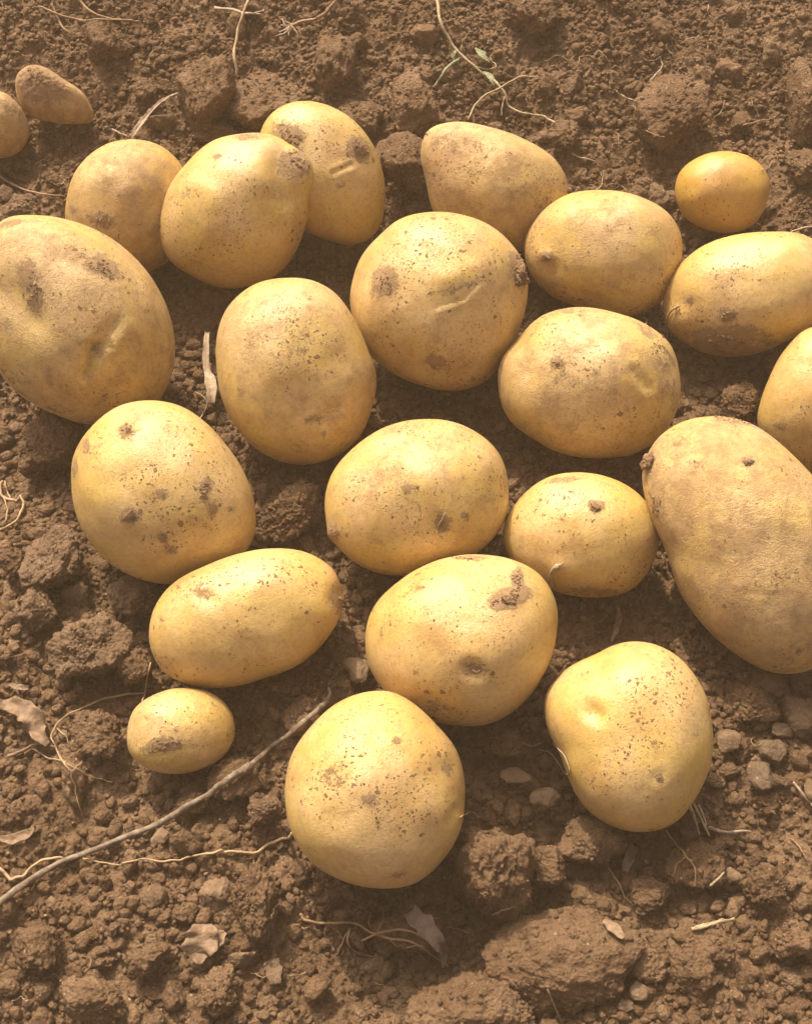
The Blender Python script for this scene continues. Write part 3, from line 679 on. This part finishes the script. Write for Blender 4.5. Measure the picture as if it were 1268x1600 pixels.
strand('root', 'coiled pale root at the left edge beside the sharp-edged clod', 'root', M_root,
 [([(5,752),(0,765),(8,778),(25,782),(33,775),(36,795),(22,815),(0,828),(-10,830)], .8, .5, .8, 1.5), ([(0,770),(12,790),(10,810),(3,820)], .5, .3, .8, 1.5), ([(8,752),(12,768),(20,782)], .5, .3, .8, 1.5)])
strand('root_cluster', 'branching rootlets in the shade under the nearest potato', 'root', M_rootd,
 [([(468,1428),(485,1440),(520,1443),(550,1444),(580,1455),(605,1465),(640,1472),(680,1495),(700,1510)], .65, .4, 1, 2),
  ([(462,1445),(475,1452),(500,1442),(522,1452)], .4, .25, 1, 1.5), ([(565,1470),(600,1456),(640,1455),(672,1472),(690,1490)], .5, .3, .8, 3),
  ([(545,1450),(545,1475),(560,1488),(582,1495)], .45, .3, 1, 1), ([(590,1458),(598,1440),(597,1425)], .25, .15, 1, 2), ([(605,1465),(630,1485),(650,1488),(665,1500)], .3, .2, 1, 1),
  ([(550,1450),(535,1470),(528,1490)], .5, .3, 1, 1), ([(635,1480),(660,1478),(672,1498)], .25, .15, 1, 1), ([(580,1456),(576,1438),(578,1425)], .22, .15, 1, 2)])
strand('root', 'pale looped root hanging on the left side of the kidney-shaped potato', 'root', M_straw,
 [([(842,1171),(858,1176),(870,1190),(885,1210),(888,1200),(880,1180),(862,1160)], .4, .25, .4, 1.5), ([(815,1160),(830,1166),(845,1160)], .4, .3, .5, 1)])
strand('root', 'thin rootlet below the tip of the kidney-shaped potato', 'root', M_rootd,
 [([(1040,1297),(1055,1318),(1070,1335),(1085,1360),(1084,1385)], .4, .25, .8, 1.5), ([(1070,1338),(1058,1350),(1050,1368)], .25, .2, .6, 1)])
strand('root', 'thin rootlet in the shade left of the shaded clod at lower right', 'root', M_rootd, [([(950,1355),(965,1380),(975,1400),(992,1415)], .4, .25, .8, 1.5)])
strand('twig', 'short split dry twig at lower right', 'twig', M_stem, [([(1080,1452),(1110,1445),(1147,1435)], .9, .5, .6, 1.6), ([(1085,1449),(1115,1441),(1130,1436)], .5, .3, .6, 2)], jit=.3)
strand('straw', 'pale forked straw right of the tip of the kidney-shaped potato', 'straw', M_straw, [([(1106,1292),(1130,1301),(1150,1299),(1172,1300)], .8, .5, .5, 1.5), ([(1106,1292),(1120,1296),(1140,1302)], .5, .3, .5, 2)])
strand('straw', 'bundle of dry stalks poking from under the kidney-shaped potato', 'straw', M_stem, [([(1076,1258),(1084,1278),(1092,1305)], .8, .4, .3, 2), ([(1082,1255),(1095,1280),(1108,1308)], .7, .4, .3, 2), ([(1090,1258),(1100,1280),(1103,1295)], .6, .3, .3, 2)])
strand('straw', 'pale straw sticking up at the right edge', 'straw', M_straw, [([(1238,1222),(1252,1240),(1272,1262)], .6, .5, .4, 2)])
strand('straw', 'short pale straw pointing at the white pebble at lower right', 'straw', M_straw, [([(1108,1383),(1120,1375),(1130,1363)], .6, .4, .4, 1.5)])
strand('root', 'thin strand lying across the huge slab at the bottom', 'root', M_rootd, [([(855,1545),(865,1570),(878,1600)], .35, .25, .6, 1), ([(1235,1310),(1245,1320),(1260,1345)], .35, .25, .6, 1)])
strand('straw', 'upright thin dry stem at the top, in front of the tall blocky clod', 'straw', M_root, [([(392,-8),(378,25),(368,60),(367,90),(369,118)], .9, .8, .8, 4)])
strand('straw', 'flattened pale straw lying across the thin dry stem at the top', 'straw', M_straw, [([(335,12),(355,12),(380,20),(412,25)], 1.3, .9, 1, 2), ([(378,22),(395,22),(412,15)], .6, .4, 1, 2)], flat=.5)
strand('root', 'brown root curving from the whitish tuft to the top edge', 'root', M_rootd, [([(445,50),(465,38),(495,28),(515,12),(530,-8)], 1.2, .8, 1, 2)])
strand('root_cluster', 'thin dark stems lying in the soil at the top left corner', 'root', M_rootd, [([(115,-5),(140,15),(165,28),(200,32),(218,33)], .9, .5, 1, 2), ([(60,10),(110,28),(150,30),(200,32)], .7, .4, 1, 1.5), ([(80,5),(95,35),(112,55)], .8, .5, 1, 1)])
strand('straw', 'loose dry strand behind the large creased potato at left', 'straw', M_rootd, [([(-8,272),(25,290),(60,303),(103,308)], .7, .5, 1, 1.5)])
strand('straw', 'short pale straw behind the tan potato at the foot of the white straw', 'straw', M_straw, [([(175,202),(188,208),(202,215)], .6, .5, .3, 2)])
strand('root', 'short pale rootlet above the top of the dusty-topped potato', 'root', M_straw, [([(892,240),(912,247),(930,252)], .5, .4, .5, 1)])
strand('root', 'fine white rootlet left of the boulder-like clod', 'root', M_straw, [([(1030,88),(1034,102),(1022,118),(1010,130)], .5, .35, .8, 1), ([(962,142),(975,152),(995,158)], .5, .3, .8, 1)])
strand('root', 'fine pale root hairs in the soil right of the green stem', 'root', M_root, [([(850,95),(870,88),(885,96),(900,85)], .35, .25, 1.5, 1), ([(925,90),(935,80),(945,90),(952,98)], .35, .25, 1, 1)])
strand('straw', 'thin dry strand below the boulder-like clod at upper right', 'straw', M_rootd, [([(1160,196),(1185,190),(1210,183)], .5, .35, 1, 1)])
strand('straw', 'pale dry strand behind the long crusted potato at the right edge', 'straw', M_straw, [([(1235,362),(1255,356),(1278,352)], .6, .5, .3, 3)])
# the trailing weed stem: stem, side branches, leaves
wd = strand('weed_stem', 'dry trailing weed stem with pale green leaflets, across the soil at top centre', 'weed', M_stem,
 [([(680,-10),(685,25),(700,60),(715,80),(740,103),(765,122),(785,142),(795,165),(820,178),(850,182),(866,192)], 1.0, .6, .8, 3)])
strand('side_branch', None, None, M_stem, [([(835,121),(810,121),(790,132),(765,145),(745,158),(730,188)], .6, .6, .8, 3)], parent=wd)
strand('side_branch', None, None, M_green, [([(716,94),(700,105),(690,118),(678,136)], 1.0, .7, .8, 3)], parent=wd)
strand('side_branch', None, None, M_stem, [([(740,103),(760,108),(775,104),(768,92)], .4, .3, .8, 2), ([(790,148),(784,165),(782,180)], .5, .3, .8, 2)], parent=wd)

def leaf(name, label, cat, mat, pts, widths, parent=None, curl=0.25, lift=2.0, thick=0.00025, fold=0.0, group=None):
    """a leaf or husk: spine on pixels, width mm along it, folded and wavy, with real thickness"""
    P = px_path(pts, lift*0.001, m=8, smooth=8); n = len(P)
    w = np.interp(np.linspace(0, 1, n), np.linspace(0, 1, len(widths)), widths)*0.001
    T = np.gradient(P, axis=0); T /= np.linalg.norm(T, axis=1)[:, None]; m = 9; V = []
    ph = rng.uniform(0, 6)
    for i in range(n):
        s = np.cross(T[i], [0, 0, 1.0]); s /= np.linalg.norm(s); u = np.cross(s, T[i])
        for k in range(m):
            a = (k/(m-1)-.5)*2
            e = 1+0.10*math.sin(i*0.9+ph+a*2)+0.03*rng.normal()
            V.append(P[i]+s*a*w[i]*e+u*(abs(a)**1.5*w[i]*(curl+fold*math.sin(i*0.6+ph))+0.00018*rng.normal()*(w[i] > .001)))
    V = np.array(V); Fc = []
    for i in range(n-1):
        for k in range(m-1):
            a = i*m+k; Fc.append((a, a+1, a+m+1, a+m))
    o = mesh_obj(name, V, np.array(Fc), mat, loc=V.mean(0), parent=parent)
    md = o.modifiers.new('thickness', 'SOLIDIFY'); md.thickness = thick; md.offset = 0
    if parent is None: tag(o, label, cat, group)
    return o
leaf('leaf', None, None, M_green, [(755,112),(765,120),(770,133)], [.5, 2.2, .4], parent=wd, lift=4)
leaf('leaf', None, None, M_green, [(742,75),(752,85),(765,98)], [.4, 2.6, .5], parent=wd, lift=2)
leaf('leaf', None, None, M_green, [(712,78),(708,88),(716,98)], [.4, 1.6, .5], parent=wd, lift=3)
leaf('straw', 'bleached white straw blade standing up behind the tan potato', 'straw', M_straw, [(205,216),(222,192),(240,170),(258,155),(278,145)], [1.5, 1.9, 1.4, 1, .4], curl=.5, lift=4)
leaf('husk', 'white papery husk tucked against the left side of the tall oval potato', 'husk', M_straw, [(324,520),(322,555),(324,580),(330,600),(331,632)], [1.2, 1.8, 1.6, 3.0, 2.0], curl=.5, lift=4)
strand('root', 'pale curved fibres hanging below the white papery husk', 'root', M_straw, [([(325,625),(320,642),(312,655)], .4, .25, .5, 1.5), ([(305,612),(318,620),(325,630)], .3, .2, .5, 1.5)])
leaf('dried_leaf', 'long curled brown dried leaf left of the grey block, at the left edge', 'leaf', M_leaf, [(-15,1100),(12,1102),(35,1108),(52,1125),(62,1148),(75,1165)], [1.6, 3.0, 4.5, 5.0, 3.5, 1.0], curl=.35, fold=.4, lift=3)
strand('leaf_stalk', 'dry stalk lying below the long curled dried leaf', 'stalk', M_leaf, [([(12,1182),(35,1173),(58,1162),(90,1168)], .9, .5, .6, 2)])
leaf('dried_leaf', 'crumpled triangular brown leaf in the lower left soil', 'leaf', M_leaf, [(318,1444),(316,1465),(312,1485),(312,1507)], [3.5, 7.5, 6.0, 1.0], curl=.3, fold=.25, lift=3)
leaf('dried_leaf', 'small dried leaf tip right of the triangular one', 'leaf', M_leaf, [(352,1456),(340,1468),(326,1490)], [1.0, 3.5, 1.5], curl=.4, lift=3)
leaf('dead_leaf', 'grey shrivelled leaf in the shade below the nearest potato', 'leaf', M_greyleaf, [(640,1425),(660,1445),(680,1468),(692,1490),(692,1512)], [3.0, 4.2, 3.2, 1.8, .4], curl=.4, fold=.3, lift=3)
leaf('stone_chip', 'flat grey chip standing in the soil near the bottom, right of the rounded clod', 'chip', M_stone, [(424,1500),(428,1518),(430,1538)], [3.2, 3.4, 2.2], curl=.05, lift=3, thick=.0012)
leaf('dried_leaf', 'grey dried leaf strip at the left, below the bent root', 'leaf', M_leaf, [(0,1310),(20,1312),(45,1302),(52,1292)], [1, 2.4, 2, .6], curl=.4, lift=2)
leaf('dead_leaf', 'small curled leaf in shade under the kidney-shaped potato', 'leaf', M_greyleaf, [(990,1322),(982,1340),(976,1362)], [1.6, 2.4, 1.2], curl=.6, lift=3)
leaf('dried_leaf', 'small brown leaf flake beside the top of the huge slab', 'leaf', M_leaf, [(942,1438),(958,1450),(975,1466)], [0.8, 2.4, 1.0], curl=.2, lift=2.5)
leaf('straw', 'thin straw blade in the shade above the kidney-shaped potato', 'straw', M_leaf, [(964,945),(966,965),(962,985),(954,1002)], [.4, 1.3, 1.3, .5], curl=.4, lift=3)
leaf('dried_leaf', 'small pale dried flake at the left edge beside the long curled leaf', 'leaf', M_leaf, [(15,1070),(30,1074),(45,1076)], [.7, 1.6, 1], curl=.3, lift=2)
tf = strand('plant_tuft', 'whitish dried tuft on the soil near the top, at the end of a brown root', 'tuft', M_straw, [([(440,30),(448,45),(450,58)], .5, .3, .8, 2), ([(436,50),(450,45),(462,48)], .5, .3, .8, 2), ([(445,32),(458,42),(466,55)], .5, .3, .8, 3), ([(438,40),(455,38),(460,30)], .4, .3, .8, 3), ([(436,55),(446,50),(456,40)], .5, .3, .8, 3)])

# fine fibres and pale chips strewn about, one object each
n = 0; tries = 0
while n < 46 and tries < 900:
    tries += 1
    px, py = rng.uniform(10, 1258), rng.choice([rng.uniform(10, 320), rng.uniform(1080, 1590)])
    l, nn, ob = hit(px, py)
    if ob.name.startswith('potato') or not clear(l[0], l[1], .004, .9): continue
    a = rng.uniform(0, 6.28); ln = rng.uniform(8, 24); b = rng.normal()*0.5
    pts = [(px+math.cos(a+b*s)*ln*s, py+math.sin(a+b*s)*ln*s*.8) for s in (-1, -.4, .3, 1)]
    strand('root_fibre', 'fine dry root fibre lying loose on the crumbly soil', 'root fibre', M_root if n % 3 else M_rootd, [(pts, rng.uniform(.18, .32), .15, 1.2, .9)], group='fine root fibres strewn over the soil', sides=5); n += 1
n = 0; tries = 0; proto = []
for v in range(5):
    V, Fc = lump(3, None, 9, 18, .03, .08, hseed=700+v); proto.append(mesh_obj('grit', V*.001, Fc, M_chip if v % 2 else M_stone))
while n < 40 and tries < 900:
    tries += 1
    px, py = rng.uniform(0, 1268), rng.choice([rng.uniform(1080, 1600), rng.uniform(300, 1600), rng.uniform(1180, 1600)])
    l, nn, ob = hit(px, py)
    if ob.name.startswith('potato') or not clear(l[0], l[1], .003, .9): continue
    o = proto[n % 5] if n < 5 else proto[n % 5].copy()
    if n >= 5: C.objects.link(o)
    r = rng.uniform(.0006, .0014); o.location = l+nn*r*.3; o.scale = [r*k/.001 for k in rng.uniform(.7, 1.4, 3)]; o.rotation_euler = rng.uniform(0, 6.28, 3)
    tag(o, 'tiny pale stone chip lying in the crumbly soil', 'stone', 'tiny pale stone chips in the soil'); n += 1

# ------------------------------------------------------------------ parts stuck to the potatoes
def crust(i, px, py, rx, ry, an, n, rmin=.0005, rmax=.0013, name='soil_crust'):
    po = POBJ[i]['ob']; pos, rad = [], []
    for _ in range(n):
        a = rng.uniform(0, 6.28); s = math.sqrt(rng.random())*(0.75+0.35*math.sin(3*a+i))
        ux, uy = math.cos(a)*s*rx, math.sin(a)*s*ry; ca, sa = math.cos(R(an)), math.sin(R(an))
        l, nn, ob = hit(px+ux*ca-uy*sa, py+ux*sa+uy*ca)
        if ob != po: continue
        r = rmin+(rmax-rmin)*rng.random()**2*(1.2-s*.6); pos.append(l+nn*r*.1); rad.append(r)
    if len(pos) > 6: scatter(name, np.array(pos), np.array(rad), 2, M_dirt, None, parent=po)
for c in [(0,160,418,26,14,25,70),(0,52,452,18,30,0,40),(1,160,345,22,13,20,30),(2,462,252,22,18,30,90),(3,450,215,24,18,35,110),(3,562,232,16,16,30,70),
          (5,812,420,9,30,-15,130),(5,598,440,18,22,0,50),(8,1140,537,55,17,0,200),(8,1134,492,12,10,0,40),(10,870,568,8,8,0,18),(10,1030,545,22,26,-20,40),
          (12,203,805,12,10,0,40),(12,255,840,6,6,0,14),(12,320,765,8,22,10,26),(12,200,672,10,14,0,20),(13,690,820,9,16,0,20),(13,520,832,8,10,0,16),(14,930,792,10,8,0,30),
          (15,1003,722,16,24,20,130),(15,1022,790,12,34,-15,50),(15,1135,655,45,6,12,60),(15,1168,722,11,9,0,30),(17,795,935,28,12,-20,90),(17,808,905,8,18,0,50),(17,730,873,26,3,5,20),
          (18,1030,1215,4,5,0,8),(16,533,940,7,16,0,20),(20,255,1165,28,9,-12,50),(21,60,120,30,15,25,90),(4,665,210,8,8,10,12)]:
    big = c[0] in (5, 8, 15) and c[6] > 100; crust(*c[:6], int(c[6]*(1.2 if big else 1.0)), rmin=.0003, rmax=.0018 if big else .0007)
for i, p in enumerate(POT):           # a dusting of separate grains over each skin
    P2 = np.array(p['o']); a, b = P2.min(0), P2.max(0)
    crust(i, (a[0]+b[0])/2, (a[1]+b[1])/2, (b[0]-a[0])*.47, (b[1]-a[1])*.47, 0, 70 if p.get('dusty', 0) > -.1 else 25, .0002, .00045, 'clinging_grains')
def chunk(i, px, py, rx, ry, seed, h=.5):            # a lump of soil stuck to the skin
    l, nn, ob = hit(px, py); po = POBJ[i]; dd = np.linalg.norm(l-CAM)
    if ob != po['ob']: return
    V, Fc = lump(5, np.random.default_rng(seed), 9, 8, .12, .25); s_ = dd/F; n_ = l-po['c']; n_ /= np.linalg.norm(n_)
    V = V/np.abs(V).max(0); V = V+V*(0.10*fbm(V*9+seed, 2))[:, None]
    X_, Y_ = RT[:, 0], RT[:, 1]; t1 = X_-n_*np.dot(X_, n_); t1 /= np.linalg.norm(t1); t2 = np.cross(n_, t1)
    W = V[:, :1]*rx*s_*t1+V[:, 1:2]*ry*s_*t2+V[:, 2:]*min(rx, ry)*h*s_*n_+l
    mesh_obj('soil_clump', W, Fc, M_dirt, parent=po['ob'])
chunk(5, 811, 420, 17, 34, 1, .8); chunk(15, 1012, 722, 16, 22, 2, .7); chunk(8, 1128, 541, 30, 10, 3, .5); chunk(8, 1165, 536, 26, 11, 4, .5)
chunk(14, 930, 792, 9, 7, 6, .5); chunk(12, 203, 805, 10, 9, 7, .4); chunk(17, 795, 938, 16, 9, 8, .3); chunk(3, 562, 232, 13, 11, 9, .4); chunk(15, 1168, 722, 10, 8, 10, .5)
def bit(i, name, mat, paths): strand(name, None, None, mat, paths, parent=POBJ[i]['ob'], sides=8)
bit(14, 'sprout', M_straw, [([(872,884),(864,890),(859,902),(863,918)], 1.3, .4, 0, 1.0), ([(868,884),(876,882),(880,878)], .5, .2, 0, .6)])
bit(11, 'sprout', M_straw, [([(507,674),(507,679),(506,684)], .8, .5, 0, .5)])
bit(11, 'root_hair', M_root, [([(512,642),(525,638),(536,648),(540,655)], .22, .15, .3, 1)])
bit(8, 'stalk', M_root, [([(1060,478),(1048,486),(1042,500),(1042,528)], .8, .5, .5, 1.2), ([(1056,482),(1050,498),(1048,515)], .4, .3, .5, 1.2)])
bit(10, 'root_hair', M_root, [([(1008,507),(1010,499),(1004,496)], .4, .3, 0, .8)])
bit(13, 'root_hair', M_straw, [([(684,822),(690,812),(696,800)], .3, .2, .3, .5)])
bit(6, 'stub', M_rootd, [([(850,398),(854,402),(858,404)], 1.2, .6, 0, .5)])
bit(17, 'stub', M_root, [([(738,1046),(744,1050),(750,1047)], .5, .3, 0, .4)])
bit(16, 'stub', M_root, [([(530,934),(536,938),(539,940)], .7, .4, 0, .6)])

# ------------------------------------------------------------------ even warm volume, added to lift the shadows and wash out contrast
bm = bmesh.new(); bmesh.ops.create_cube(bm, size=1); me = bpy.data.meshes.new('added_haze'); bm.to_mesh(me); bm.free()
hz = bpy.data.objects.new('added_haze', me); C.objects.link(hz); hz.scale = (400, 400, 1.9); hz.location = (0, 0, -0.15)
hm = bpy.data.materials.new('added_haze'); hm.use_nodes = True; t = hm.node_tree; t.nodes.remove(t.nodes['Principled BSDF'])
pv = t.nodes.new('ShaderNodeVolumePrincipled'); pv.inputs['Color'].default_value = (1, .72, .42, 1); pv.inputs['Density'].default_value = 0.085
t.links.new(pv.outputs[0], t.nodes['Material Output'].inputs['Volume']); me.materials.append(hm); tag(hz, 'warm veil added over the field to lift the shadows', None, None, 'stuff')
